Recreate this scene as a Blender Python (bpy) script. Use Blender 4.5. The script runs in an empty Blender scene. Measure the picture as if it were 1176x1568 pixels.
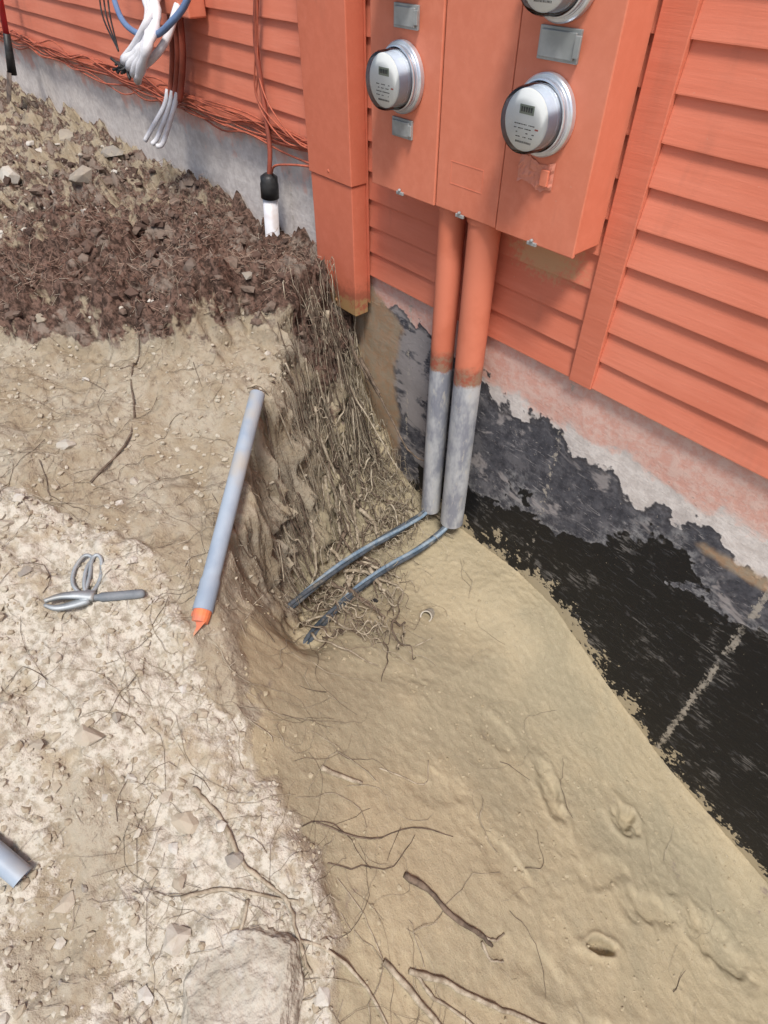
import bpy, math, random
import numpy as np
from mathutils import Vector, Matrix
S=1.7
random.seed(4); rng=np.random.default_rng(4)
scene=bpy.context.scene
# ---------------------------------------------------------------- noise
_p=rng.permutation(512); 
def _h(ix,iy,seed):
    return _p[(_p[(ix+seed*37)&511]+iy)&511]
_gc=np.cos(np.arange(512)*2*np.pi/512);_gs=np.sin(np.arange(512)*2*np.pi/512)
def pn(x,y,seed=0):
    x=np.asarray(x,float);y=np.asarray(y,float)
    xi=np.floor(x).astype(int);yi=np.floor(y).astype(int);xf=x-xi;yf=y-yi
    u=xf**3*(xf*(xf*6-15)+10);v=yf**3*(yf*(yf*6-15)+10)
    def g(a,b,dx,dy):
        k=_h(a,b,seed); return _gc[k]*dx+_gs[k]*dy
    n0=g(xi,yi,xf,yf)*(1-u)+g(xi+1,yi,xf-1,yf)*u
    n1=g(xi,yi+1,xf,yf-1)*(1-u)+g(xi+1,yi+1,xf-1,yf-1)*u
    return (n0*(1-v)+n1*v)*1.5
def fbm(x,y,sc,oct=4,seed=0,g=.5):
    r=0;a=1;f=1/sc
    for o in range(oct):
        r=r+a*pn(x*f,y*f,seed+o*3);a*=g;f*=2.03
    return r
def sm(t):
    t=np.clip(t,0,1);return t*t*(3-2*t)
# ---------------------------------------------------------------- terrain
EX=np.array([-1.37,-1.37,-1.25,-1.02,-.84,-.68,-.454,-.204,.36,1.5,4])
EY=np.array([.4,0,-.21,-.48,-.65,-.80,-.892,-.952,-1.18,-1.6,-2.6])
EM=np.array([.40,.40,.28,.14,.12,.30,.72,.86,1.0,1.0,1.0])
def edge(x,y):
    best=np.full(x.shape,1e9);sg=np.zeros(x.shape);mm=np.zeros(x.shape)
    for i in range(len(EX)-1):
        ax,ay,bx,by=EX[i],EY[i],EX[i+1],EY[i+1];dx,dy=bx-ax,by-ay
        t=np.clip(((x-ax)*dx+(y-ay)*dy)/(dx*dx+dy*dy),0,1)
        d=np.hypot(x-ax-t*dx,y-ay-t*dy)
        k=d<best
        best=np.where(k,d,best)
        sg=np.where(k,np.sign(dx*(y-ay)-dy*(x-ax)),sg)
        mm=np.where(k,EM[i]+t*(EM[i+1]-EM[i]),mm)
    return best*sg,mm
FOOT=[(-.013,-.245,.040,.034,.5,.024),(.09,-.525,.042,.014,.9,.032),(-.152,-.382,.075,.024,-.5,.013),(.126,-.354,.085,.033,.8,.010),
      (-.30,-.40,.07,.035,.3,.005),(.02,-.40,.08,.03,1.2,.006),(-.12,-.60,.08,.04,.2,.005),(.28,-.25,.09,.045,.2,.012),(.2,-.64,.10,.045,.7,.010),(-.28,-.62,.07,.03,1.0,.004),(.03,-.68,.08,.035,.5,.005)]
def H(x,y,full=False):
    x=np.asarray(x,float);y=np.asarray(y,float)
    yy=np.minimum(y,.06)
    n1=fbm(x,yy,.16,3,11);n2=fbm(x,yy,.16,3,21)
    wx=x+.040*n1+.014*fbm(x,yy,.04,2,12)
    wy=yy+.040*n2+.014*fbm(x,yy,.04,2,22)
    s,M=edge(wx,wy)
    g1=pn(x/.4,yy/.4,15);g2=pn(x/.4,yy/.4,16)
    s2,M2=edge(x+.03*g1,yy+.03*g2)
    q=(wx+1.16)*(-.822)+(wy+.33)*.569+.05*fbm(x,yy,.2,3,33)
    mul=sm(q/.07+.4)
    base=np.interp(x,[-6,-1.5,-1.1,-.85,-.67,-.45,-.2,.3,1.5],[-.70,-.73,-.755,-.825,-.89,-.98,-1.06,-1.16,-1.25])
    hol=np.exp(-(((x+1.02)/.17)**2+((y+.68)/.12)**2)); base=base-.03*hol
    yb=np.interp(x,[-2,-1.45,-1.1,-.94,-.68,-.45,-.2,.3],[-1.6,-1.25,-1.0,-.885,-.845,-.88,-.94,-1.2])
    pale=sm((yb-wy)/.05+.5)*(1-mul)
    base=base+.018*pale*sm((-.45-x)/.3)
    mz=-.69+.075*np.exp(-(((x+1.36)/.20)**2+((y+.36)/.20)**2))+.04*np.exp(-(((x+1.75)/.25)**2+((y+.60)/.2)**2))+.03*np.exp(-(((x+2.1)/.5)**2+((y+.45)/.25)**2))+.03*sm((-x-2)/2)
    P=base*(1-mul)+mz*mul
    F=np.interp(x,[-1.2,-.9,-.6,-.45,-.06,.3,1,3],[-1.29,-1.335,-1.335,-1.36,-1.60,-1.73,-1.85,-1.9])+.08*(-yy)
    st=sm((-.56-x)/.32)
    M2=.34+.66*sm((x+.78)/.75)
    u=np.clip(s/M,0,1);u2=np.clip(s2/M2,0,1)
    w=(1-(1-u)**2.2)*st*sm(s/.02+.5)+(1-(1-u2)**1.45)*(1-st)
    far=sm((x-1.2)/2.5)
    w=w*(1-far)
    z=P*(1-w)+F*w
    front=sm((x+.80)/.2)
    sand=sm((s-.02)/.10)*(1-far)
    sand=np.maximum(sand,front*sm((s+.01)/.06)*(1-far))
    corner=np.exp(-(((x+1.12)/.2)**2+((y+.25)/.25)**2))
    rough_p=(1-sand)
    z=z+rough_p*(.014*fbm(x,y,.22,3,31)+.010*fbm(x,y,.06,3,41))
    cl=fbm(x,y,.030,3,51); cl2=fbm(x,y,.013,2,57)
    z=z+rough_p*(1-mul)*(1-.6*hol)*(.006*np.maximum(cl,0)**1.1+.004*np.maximum(cl2,0))
    z=z+mul*rough_p*(.052*fbm(x,y,.15,4,61)+.036*(np.abs(fbm(x,y,.07,4,71,.6))-.2)+.012*np.maximum(cl2,0))
    z=z+sand*(.005*fbm(x,y,.25,3,81)+.0016*fbm(x,y,.022,3,91)*(1+2.5*corner)+.014*corner*fbm(x,y,.06,3,95))
    cr_=np.maximum(fbm(x,y,.016,2,88),0)*sm(fbm(x,y,.22,2,89)*2)
    z=z+sand*.0026*cr_
    z=z+sm(1-abs(s-.06)/.1)*.016*fbm(x,y,.07,3,99)*(1-front)
    z=z+.012*np.exp(-(((x+.52)/.22)**2+((y+.10)/.07)**2))*sand
    fn=.34*fbm(x,y,.045,3,7)
    for fx,fy,la,lb,an,dp in FOOT:
        c,si=math.cos(an),math.sin(an);X=((x-fx)*c+(y-fy)*si)/la;Y=(-(x-fx)*si+(y-fy)*c)/lb
        r=np.sqrt(X*X+Y*Y)+fn
        z=z-dp*(1-sm((r-.45)/.6))+dp*.25*np.exp(-((r-1.2)/.3)**2)
    for hx,hy in((-.80,-.63),(-.69,-.66)):
        z=z-.07*np.exp(-(((x-hx)/.05)**2+((y-hy)/.05)**2))
    if full: return z,s,mul,sand,pale
    return z
def hz(x,y): return float(H(np.array([x]),np.array([y]))[0])
# ---------------------------------------------------------------- materials
class NT:
    def __init__(s,name):
        s.m=bpy.data.materials.new(name);s.m.use_nodes=True;s.t=s.m.node_tree;s.b=s.t.nodes['Principled BSDF'];s.tc=s.t.nodes.new('ShaderNodeTexCoord')
        s.out=s.t.nodes['Material Output']
    def l(s,a,b): s.t.links.new(a,b)
    def n(s,ty,**k):
        d=s.t.nodes.new(ty)
        for a,v in k.items(): setattr(d,a,v)
        return d
    def noise(s,sc,det=4,rough=.6,stretch=(1,1,1),dist=0):
        mp=s.n('ShaderNodeMapping');s.l(s.tc.outputs['Object'],mp.inputs[0]);mp.inputs['Scale'].default_value=stretch
        d=s.n('ShaderNodeTexNoise');s.l(mp.outputs[0],d.inputs[0]);d.inputs['Scale'].default_value=sc;d.inputs['Detail'].default_value=min(det,4);d.inputs['Roughness'].default_value=rough;d.inputs['Distortion'].default_value=dist
        return d.outputs[0]
    def put(s,v,sock):
        if isinstance(v,(int,float)): sock.default_value=v
        elif isinstance(v,(tuple,list)): sock.default_value=tuple(v)+((1,) if len(v)==3 and len(sock.default_value)==4 else ())
        else: s.l(v,sock)
    def math(s,op,a,b=0,c=0,clamp=False):
        d=s.n('ShaderNodeMath',operation=op,use_clamp=clamp)
        s.put(a,d.inputs[0]);s.put(b,d.inputs[1]);s.put(c,d.inputs[2]);return d.outputs[0]
    def rng(s,v,a,b,c=0,d_=1):
        d=s.n('ShaderNodeMapRange',interpolation_type='SMOOTHSTEP');s.put(v,d.inputs[0])
        for i,x in enumerate((a,b,c,d_)): d.inputs[i+1].default_value=x
        return d.outputs[0]
    def mix(s,f,a,b,bt='MIX'):
        d=s.n('ShaderNodeMix',data_type='RGBA',blend_type=bt);s.put(f,d.inputs[0]);s.put(a,d.inputs[6]);s.put(b,d.inputs[7]);return d.outputs[2]
    def bump(s,h,st=.5,dist=.01,prev=None):
        d=s.n('ShaderNodeBump');d.inputs['Strength'].default_value=st;d.inputs['Distance'].default_value=dist;s.l(h,d.inputs['Height'])
        if prev is not None:s.l(prev,d.inputs['Normal'])
        return d.outputs[0]
    def attr(s,name):
        d=s.n('ShaderNodeAttribute',attribute_name=name);return d
    def fin(s,col,rough=.8,nrm=None,metal=0,spec=.3):
        s.put(col,s.b.inputs['Base Color']);s.put(rough,s.b.inputs['Roughness']);s.b.inputs['Metallic'].default_value=metal
        s.b.inputs['Specular IOR Level'].default_value=spec
        if nrm is not None:s.l(nrm,s.b.inputs['Normal'])
        return s.m
def simple(name,c1,c2,sc=20,rough=.7,bst=.3,bd=.002,metal=0,stretch=(1,1,1),spec=.3,dirt=None):
    n=NT(name);a=n.noise(sc,4,.6,stretch);f=n.rng(a,.35,.65)
    c=n.mix(f,c1,c2)
    if dirt is not None:
        g=n.noise(sc*.35,4,.7);c=n.mix(n.rng(g,.52,.68,0,.8),c,dirt)
    return n.fin(c,rough,n.bump(n.noise(sc*3,3,.6,stretch),bst,bd),metal,spec)
def paint(name,c1,c2,wood=False,z_dirt=None,spray=False):
    n=NT(name)
    big=n.noise(1.6,4,.6,(1,1,1));c=n.mix(n.rng(big,.35,.7),c1,c2)
    fine=n.noise(26,4,.65,(.12,1,1.4) if wood else (1,1,1));c=n.mix(n.rng(fine,.35,.75,0,.35),c,(c1[0]*1.15,c1[1]*1.3,c1[2]*1.4))
    sp=n.noise(95,3,.7);c=n.mix(n.rng(sp,.70,.76,0,.55),c,(.55,.38,.30))
    st=n.noise(5,4,.7,(1,1,.25));c=n.mix(n.rng(st,.56,.72,0,.22),c,(.30,.12,.08))
    h=n.noise(60 if wood else 30,4,.7,(.08,1,1.5) if wood else (1,1,1))
    if z_dirt is not None or spray:
        sx=n.n('ShaderNodeSeparateXYZ');n.l(n.tc.outputs['Object'],sx.inputs[0])
    if z_dirt is not None:
        zz=n.math('ADD',sx.outputs[2],n.math('MULTIPLY',n.math('SUBTRACT',n.noise(14,4,.7),.5),.16))
        m=n.rng(zz,z_dirt*S+.05,z_dirt*S+.085,1,0)
        m2=n.rng(zz,z_dirt*S+.08,z_dirt*S+.16,1,0)
        c=n.mix(n.math('MULTIPLY',m2,.75),c,(.26,.085,.05))
        c=n.mix(n.math('MULTIPLY',m,n.rng(n.noise(22,4,.7),.38,.52)),c,(.36,.22,.10))
    if spray:
        dx=n.math('ADD',sx.outputs[0],.68*S);dz=n.math('ADD',sx.outputs[2],.475*S)
        dd=n.math('SQRT',n.math('ADD',n.math('POWER',n.math('MULTIPLY',dx,5.5),2),n.math('POWER',n.math('MULTIPLY',dz,11),2)))
        mk=n.rng(n.math('ADD',dd,n.math('MULTIPLY',n.noise(60,3,.7),1.6)),1.1,1.8,.8,0)
        c=n.mix(mk,c,(.50,.33,.17))
    return n.fin(c,.55,n.bump(h,.35 if wood else .12,.003),0,.35)
M_side=paint('orange_siding_paint',(.67,.210,.128),(.61,.175,.103),True)
M_side2=paint('orange_siding_paint_oversprayed',(.63,.190,.113),(.58,.165,.096),True,None,True)
M_box=paint('orange_metal_paint',(.65,.205,.122),(.60,.175,.100))
M_label=paint('painted_over_paper',(.68,.27,.185),(.58,.20,.13))
M_trim=paint('orange_trim_paint',(.61,.180,.108),(.55,.155,.088),True)
M_race=paint('orange_raceway_paint',(.61,.170,.098),(.54,.145,.080),False,-.79)
M_dark=simple('seam_shadow_gap',(.05,.015,.01),(.07,.02,.012))
M_galv=simple('galvanised_steel',(.42,.44,.44),(.30,.32,.32),14,.45,.2,.001,.4)
M_steel=simple('ring_steel',(.72,.75,.79),(.58,.62,.68),14,.28,.1,.0005,.7)
M_body=simple('meter_body_silver',(.66,.72,.80),(.56,.62,.72),14,.3,.1,.0005,.15)
M_white=simple('white_meter_face',(.88,.88,.86),(.84,.84,.82),8,.4,.02)
M_lcd=simple('lcd_panel',(.26,.29,.23),(.24,.27,.22),8,.3,.02)
M_ink=simple('black_ink',(.06,.06,.06),(.08,.08,.08),8,.5,.02)
M_red=simple('red_label',(.5,.08,.06),(.45,.07,.05),8,.5,.02)
M_blk=simple('black_plastic',(.018,.018,.02),(.035,.035,.035),20,.45,.1)
M_grey=simple('grey_pvc',(.25,.31,.39),(.32,.38,.45),6,.5,.08,.001,0,(1,1,1),.4,(.38,.35,.30))
M_graybar=simple('grey_grip',(.14,.16,.18),(.2,.22,.24),18,.6)
M_wpvc=simple('white_pvc',(.74,.74,.76),(.64,.64,.68),9,.5,.1,.001,0,(1,1,1),.4,(.5,.42,.38))
M_blue=simple('blue_cable',(.14,.22,.38),(.12,.18,.32),14,.5)
M_cab=simple('black_cable_dusty',(.035,.05,.065),(.09,.105,.125),26,.55,.2,.001,0,(1,1,1),.3,(.22,.20,.165))
M_cabb=simple('blue_striped_cable_dusty',(.14,.21,.29),(.28,.34,.39),26,.55,.2,.001,0,(1,1,1),.3,(.32,.30,.245))
M_wire=simple('painted_wire',(.48,.13,.075),(.33,.09,.055),18,.6)
M_brn=simple('brown_red_cable',(.33,.085,.055),(.22,.06,.04),14,.5)
M_root=simple('root_bark_pale',(.42,.365,.28),(.24,.195,.14),40,.9,.6,.003)
M_rootd=simple('root_bark_dark',(.09,.067,.05),(.18,.135,.10),40,.9,.6,.003)
M_needle=simple('dry_needles',(.13,.060,.042),(.30,.215,.165),9,.9,.1)
M_straw=simple('dry_straw',(.46,.41,.33),(.28,.22,.17),60,.9,.1)
M_redh=simple('red_handle',(.5,.03,.04),(.4,.03,.03),10,.4)
M_iron=simple('rusty_steel',(.10,.08,.07),(.2,.15,.12),20,.7,.3,.002,.4)
M_orange=simple('orange_plastic_cap',(.72,.20,.08),(.55,.17,.10),20,.6,.1,.001,0,(1,1,1),.3,(.4,.3,.2))
M_alu=simple('cast_aluminium',(.36,.39,.41),(.26,.29,.31),16,.5,.1,.001,.3,(1,1,1),.4,(.36,.33,.27))
M_concflat=simple('roof_shingle',(.05,.05,.05),(.08,.08,.08),20,.9)
def glassmat():
    n=NT('meter_glass');t=n.n('ShaderNodeBsdfTransparent');t.inputs[0].default_value=(.97,.985,.99,1)
    g=n.n('ShaderNodeBsdfGlossy');g.inputs['Roughness'].default_value=.04
    fr=n.n('ShaderNodeFresnel');fr.inputs[0].default_value=1.5
    mx=n.n('ShaderNodeMixShader');n.l(fr.outputs[0],mx.inputs[0]);n.l(t.outputs[0],mx.inputs[1]);n.l(g.outputs[0],mx.inputs[2]);n.l(mx.outputs[0],n.out.inputs[0]);return n.m
M_glass=glassmat()
def stonemat(name,cols,dirt=(.45,.39,.30)):
    n=NT(name);g=n.n('ShaderNodeNewGeometry');r=n.n('ShaderNodeValToRGB');n.l(g.outputs['Random Per Island'],r.inputs[0])
    r.color_ramp.elements[0].color=(*cols[0],1);r.color_ramp.elements[1].color=(*cols[-1],1)
    for i in range(1,len(cols)-1):
        e=r.color_ramp.elements.new(i/(len(cols)-1));e.color=(*cols[i],1)
    c=n.mix(n.rng(n.noise(30,4,.7),.4,.7,0,.6),r.outputs[0],dirt)
    return n.fin(c,.9,n.bump(n.noise(70,4,.7),.5,.004),0,.2)
M_stone=stonemat('mixed_stone',((.42,.39,.34),(.54,.52,.48),(.38,.32,.24),(.23,.215,.20)),(.38,.33,.255))
M_crumb=stonemat('soil_crumbs',((.41,.37,.295),(.48,.44,.365),(.32,.262,.188),(.39,.348,.272)),(.40,.355,.275))
M_clod=stonemat('sand_clods',((.35,.298,.205),(.39,.338,.24),(.30,.247,.16)),(.35,.297,.195))
M_dclod=stonemat('mulch_clods',((.050,.033,.027),(.12,.075,.058),(.20,.155,.125),(.07,.043,.034)),(.11,.078,.062))
M_rock=simple('pale_boulder_stone',(.46,.425,.36),(.35,.315,.255),11,.9,.9,.014,0,(1,1,1),.2,(.58,.565,.54))
# ground
n=NT('excavated_soil')
z=n.attr('zone');sp=n.n('ShaderNodeSeparateColor');n.l(z.outputs['Color'],sp.inputs[0])
na=n.noise(7,4,.65);nb=n.noise(38,4,.7);nc=n.noise(150,3,.7);nd=n.noise(2.2,3,.6)
base=n.mix(n.rng(na,.35,.65),(.295,.242,.170),(.365,.322,.252))
base=n.mix(n.rng(nb,.52,.66,0,.60),base,(.19,.15,.11))
pal=n.mix(n.rng(nb,.36,.58),(.32,.28,.22),(.52,.48,.41));pal=n.mix(n.rng(na,.52,.66,0,.80),pal,(.36,.298,.21))
pm=n.rng(n.math('ADD',sp.outputs[2],n.math('MULTIPLY',n.math('SUBTRACT',nb,.5),1.1)),.3,.6)
c=n.mix(pm,base,pal)
sa=n.mix(n.rng(nd,.40,.62),(.385,.323,.215),(.320,.278,.190));sa=n.mix(n.rng(nb,.45,.7,0,.4),sa,(.44,.38,.27));sa=n.mix(n.rng(nc,.56,.70,0,.5),sa,(.23,.187,.125));sa=n.mix(n.rng(na,.55,.72,0,.35),sa,(.265,.225,.155))
sm_=n.rng(n.math('ADD',sp.outputs[1],n.math('MULTIPLY',n.math('SUBTRACT',na,.5),.9)),.3,.65)
c=n.mix(sm_,c,sa)
mu=n.mix(n.rng(nb,.38,.62),(.042,.027,.021),(.16,.10,.078));mu=n.mix(n.rng(na,.54,.63,0,.75),mu,(.25,.205,.17))
mm=n.rng(n.math('ADD',sp.outputs[0],n.math('MULTIPLY',n.math('SUBTRACT',na,.5),2.4)),.40,.62)
c=n.mix(mm,c,mu)
hh=n.math('ADD',n.math('MULTIPLY',nb,.7),n.math('MULTIPLY',nc,.3))
hh=n.math('MULTIPLY',hh,n.math('SUBTRACT',1,n.math('MULTIPLY',sm_,.50)))
M_ground=n.fin(c,.95,n.bump(hh,.9,.012),0,.12)
# foundation
n=NT('tarred_concrete_foundation')
d=n.attr('dist');sp=n.n('ShaderNodeSeparateColor');n.l(d.outputs['Color'],sp.inputs[0])
d2=n.attr('dist2');sp2=n.n('ShaderNodeSeparateColor');n.l(d2.outputs['Color'],sp2.inputs[0])
L=n.noise(4,4,.60,(1,1,1),.3);LB=n.noise(3.1,4,.62,(1,1,1.3),.4);L2=n.noise(24,4,.7);ST=n.noise(16,4,.7,(1.4,1,.5));ST2=n.noise(34,4,.75,(.35,1,1.3),1.2)
con=n.mix(n.rng(L2,.35,.65),(.56,.51,.475),(.70,.65,.61))
con=n.mix(n.rng(LB,.50,.62,0,.5),con,(.44,.40,.38))
def cen(a,k): return n.math('MULTIPLY',n.math('SUBTRACT',a,.5),k)
pk=n.rng(n.math('ADD',sp.outputs[0],n.math('ADD',cen(L,1.3),cen(L2,.5))),.42,.58)
con=n.mix(n.math('MULTIPLY',pk,.9),con,n.mix(n.rng(L2,.4,.6),(.64,.34,.27),(.66,.44,.37)))
tn=n.rng(n.math('ADD',sp2.outputs[0],cen(L,.8)),.4,.6)
tb=n.math('ADD',sp.outputs[1],n.math('ADD',cen(L,2.0),cen(L2,.25)))
t1=n.rng(tb,.47,.54)
fad=n.mix(n.rng(L2,.34,.66),(.042,.042,.050),(.088,.088,.10))
fad=n.mix(n.rng(n.noise(7,4,.75),.48,.62,0,.75),fad,(.155,.15,.16));fad=n.mix(n.rng(ST2,.58,.67,0,.6),fad,(.36,.34,.335));fad=n.mix(n.rng(n.noise(55,3,.7),.65,.71,0,.7),fad,(.38,.34,.29))
sx=n.n('ShaderNodeSeparateXYZ');n.l(n.tc.outputs['Object'],sx.inputs[0])
lf=n.rng(sx.outputs[0],-.98*S,-.86*S,.09,0)
bare=n.rng(n.math('ADD',n.noise(3.6,4,.68,(1,1,1.6),.4),lf),.57,.64)
fad=n.mix(n.math('MULTIPLY',bare,.72),fad,(.37,.34,.33))
c=n.mix(t1,con,fad)
eg=n.math('MULTIPLY',n.rng(tb,.53,.66,1,0),t1)
c=n.mix(n.math('MULTIPLY',eg,.7),c,(.04,.037,.04))
c=n.mix(n.math('MULTIPLY',n.rng(n.noise(13,4,.75),.67,.70),n.rng(tb,.1,.4)),c,(.06,.05,.055))
c=n.mix(n.math('MULTIPLY',tn,.85),c,n.mix(n.rng(L2,.4,.6),(.40,.26,.155),(.36,.28,.19)))
bk=n.math('ADD',sp.outputs[2],n.math('ADD',cen(LB,2.6),cen(ST,.35)))
t2=n.rng(bk,.48,.53)
wb=n.mix(n.rng(ST2,.56,.66,0,.7),(.009,.009,.010),(.055,.055,.060));wb=n.mix(n.rng(n.noise(80,3,.7),.69,.73,0,.8),wb,(.30,.25,.18))
wb=n.mix(n.math('MULTIPLY',n.rng(n.noise(5,4,.7),.52,.62),n.rng(ST2,.48,.60,0,.65)),wb,(.20,.19,.18))
c=n.mix(t2,c,wb)
hl=n.math('MULTIPLY',n.rng(bk,.24,.46),n.math('SUBTRACT',1,t2))
c=n.mix(n.math('MULTIPLY',hl,n.rng(L2,.42,.62,.05,.65)),c,(.31,.305,.305))
sm2=n.math('MULTIPLY',n.rng(n.math('ADD',sp2.outputs[1],cen(n.noise(40,4,.7),1.1)),.84,.94),n.rng(n.noise(9,4,.7),.40,.54))
c=n.mix(n.math('MULTIPLY',sm2,.8),c,(.42,.38,.32))
sd=n.rng(n.math('ADD',sp2.outputs[2],n.math('ADD',cen(n.noise(6,4,.75),4.2),cen(n.noise(45,4,.7),1.4))),.46,.56)
c=n.mix(sd,c,n.mix(L2,(.35,.295,.20),(.43,.37,.26)))
rgh=n.math('SUBTRACT',.9,n.math('MULTIPLY',n.math('MULTIPLY',t2,n.math('SUBTRACT',1,sd)),.34))
hgt=n.math('ADD',n.math('MULTIPLY',L2,.5),n.math('ADD',n.math('MULTIPLY',ST2,.35),n.math('ADD',n.math('MULTIPLY',sd,.8),n.math('MULTIPLY',t1,.25))))
M_found=n.fin(c,rgh,n.bump(hgt,.6,.008),0,.3)
# ---------------------------------------------------------------- mesh helpers (inputs in wall-distance units, written in metres)
def link(o,parent=None):
    scene.collection.objects.link(o)
    if parent:o.parent=parent
    return o
def empty(name):
    o=bpy.data.objects.new(name,None);return link(o)
class MB:
    def __init__(s):s.v=[];s.f=[];s.m=[];s.n=0
    def add(s,V,F,mi=0):
        V=np.asarray(V,float);F=[tuple(int(i)+s.n for i in f) for f in F];s.v.append(V);s.f+=F;s.m+=[mi]*len(F);s.n+=len(V)
    def obj(s,name,mats,parent=None,smooth=False,bevel=0):
        me=bpy.data.meshes.new(name);V=np.concatenate(s.v)*S
        me.from_pydata(V.tolist(),[],s.f)
        for m in mats:me.materials.append(m)
        me.polygons.foreach_set('material_index',s.m)
        if smooth:me.polygons.foreach_set('use_smooth',[True]*len(s.f))
        me.update();o=bpy.data.objects.new(name,me)
        if bevel:
            b=o.modifiers.new('bevel','BEVEL');b.width=bevel*S;b.segments=2;b.limit_method='ANGLE'
        return link(o,parent)
BF=[(0,1,3,2),(4,6,7,5),(0,4,5,1),(2,3,7,6),(0,2,6,4),(1,5,7,3)]
def boxv(x0,x1,y0,y1,z0,z1):
    return [(x,y,zz) for x in(x0,x1) for y in(y0,y1) for zz in(z0,z1)]
def box(name,x0,x1,y0,y1,z0,z1,mat,parent=None,bevel=.002):
    b=MB();b.add(boxv(x0,x1,y0,y1,z0,z1),BF);return b.obj(name,[mat],parent,False,bevel)
def tubeV(pts,rad,ns=6,cap=True,base=0):
    P=np.asarray(pts,float);n_=len(P);R=np.full(n_,rad) if np.isscalar(rad) else np.asarray(rad,float)
    T=np.gradient(P,axis=0);T/=np.linalg.norm(T,axis=1)[:,None]+1e-12
    ref=np.array([0,0,1.]) if abs(T[0][2])<.9 else np.array([1.,0,0])
    a=np.cross(T[0],ref);a/=np.linalg.norm(a)
    ang=np.arange(ns)*2*np.pi/ns;V=[]
    for i in range(n_):
        a=a-T[i]*np.dot(a,T[i]);a/=np.linalg.norm(a)+1e-12;b=np.cross(T[i],a)
        V.append(P[i]+R[i]*(np.cos(ang)[:,None]*a+np.sin(ang)[:,None]*b))
    V=np.concatenate(V);F=[]
    for i in range(n_-1):
        for j in range(ns):
            k=(j+1)%ns;F.append((i*ns+j,i*ns+k,(i+1)*ns+k,(i+1)*ns+j))
    if cap:F.append(tuple(range(ns))[::-1]);F.append(tuple((n_-1)*ns+j for j in range(ns)))
    return V,F
def cr(pts,k=8):
    P=np.asarray(pts,float);P=np.vstack([2*P[0]-P[1],P,2*P[-1]-P[-2]]);o=[]
    for i in range(1,len(P)-2):
        for t in np.arange(k)/k:
            o.append(.5*((2*P[i])+(-P[i-1]+P[i+1])*t+(2*P[i-1]-5*P[i]+4*P[i+1]-P[i+2])*t*t+(-P[i-1]+3*P[i]-3*P[i+1]+P[i+2])*t**3))
    o.append(P[-2]);return np.array(o)
def lathe(profile,c,axis,ns=40):
    ax=np.array(axis,float);ax/=np.linalg.norm(ax);ref=np.array([0,0,1.]) if abs(ax[2])<.9 else np.array([1.,0,0])
    a=np.cross(ax,ref);a/=np.linalg.norm(a);b=np.cross(ax,a);ang=np.arange(ns)*2*np.pi/ns;V=[];F=[]
    for r,d_ in profile:
        V.append(np.array(c)+ax*d_+r*(np.cos(ang)[:,None]*a+np.sin(ang)[:,None]*b))
    for i in range(len(profile)-1):
        for j in range(ns):
            k=(j+1)%ns;F.append((i*ns+j,i*ns+k,(i+1)*ns+k,(i+1)*ns+j))
    return np.concatenate(V),F
# ---------------------------------------------------------------- ground mesh
def axis_(lo,hi,st,flo,fhi,slow=None):
    c=list(np.arange(lo,hi,st));s_=st
    v=c[-1]
    while v<fhi:s_*=1.25;v+=s_;c.append(v)
    s_=st;v=c[0];p=[]
    while v>flo:
        s_*=(1.012 if (slow is not None and v>slow) else 1.25);v-=s_;p.append(v)
    return np.array(p[::-1]+c)
ax=axis_(-1.7,.62,.0038,-30,30,-4.2);ay=axis_(-1.42,.03,.0038,-30,30)
X,Y=np.meshgrid(ax,ay);Z,s_,mul,sand,pale=H(X.ravel(),Y.ravel(),True)
fo=sm((np.hypot(X.ravel()+.5,Y.ravel()+.5)-6)/6);Z=Z*(1-fo)+(-.9)*fo
V=np.stack([X.ravel(),Y.ravel(),Z],1)
tg=(V[:,0]-V[:,1])*.707
bank=sm(1-np.abs(s_-.06)/.13)*sm((-.68-V[:,0])/.2)*sm((-V[:,1]-.02)/.05)
dn=bank*(.036*fbm(tg,V[:,2],.09,3,5)+.016*fbm(tg,V[:,2],.025,3,8))
V[:,0]+=dn*.75+(1-bank)*(1-sand)*.005*fbm(V[:,0],V[:,2]*1.3+V[:,1],.03,2,5);V[:,1]+=dn*.6
nx,ny=len(ax),len(ay);me=bpy.data.meshes.new('ground')
me.vertices.add(nx*ny);me.vertices.foreach_set('co',(V*S).ravel())
i=np.arange(nx*ny).reshape(ny,nx);q=np.stack([i[:-1,:-1],i[:-1,1:],i[1:,1:],i[1:,:-1]],-1).reshape(-1,4)
me.loops.add(len(q)*4);me.loops.foreach_set('vertex_index',q.ravel().astype(np.int32));me.polygons.add(len(q))
me.polygons.foreach_set('loop_start',(np.arange(len(q))*4).astype(np.int32));me.polygons.foreach_set('loop_total',np.full(len(q),4,np.int32))
me.polygons.foreach_set('use_smooth',np.ones(len(q),bool))
me.update(calc_edges=True)
at=me.attributes.new('zone','FLOAT_COLOR','POINT')
mm_=mul*(.50+.5*sm((V[:,0]+2.15)/.5))
xx_,yy_=V[:,0],V[:,1]
pl=pale-1.0*np.exp(-(((xx_+.51)/.09)**2+((yy_+1.105)/.07)**2))-1.0*np.exp(-(((xx_+.40)/.10)**2+((yy_+1.228)/.08)**2))-.6*np.exp(-(((xx_+.36)/.08)**2+((yy_+.94)/.035)**2))
at.data.foreach_set('color',np.stack([mm_*(1-sand),sand,np.maximum(pl,0)*(1-sand),np.ones_like(sand)],1).ravel())
me.materials.append(M_ground);link(bpy.data.objects.new('ground',me))
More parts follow.
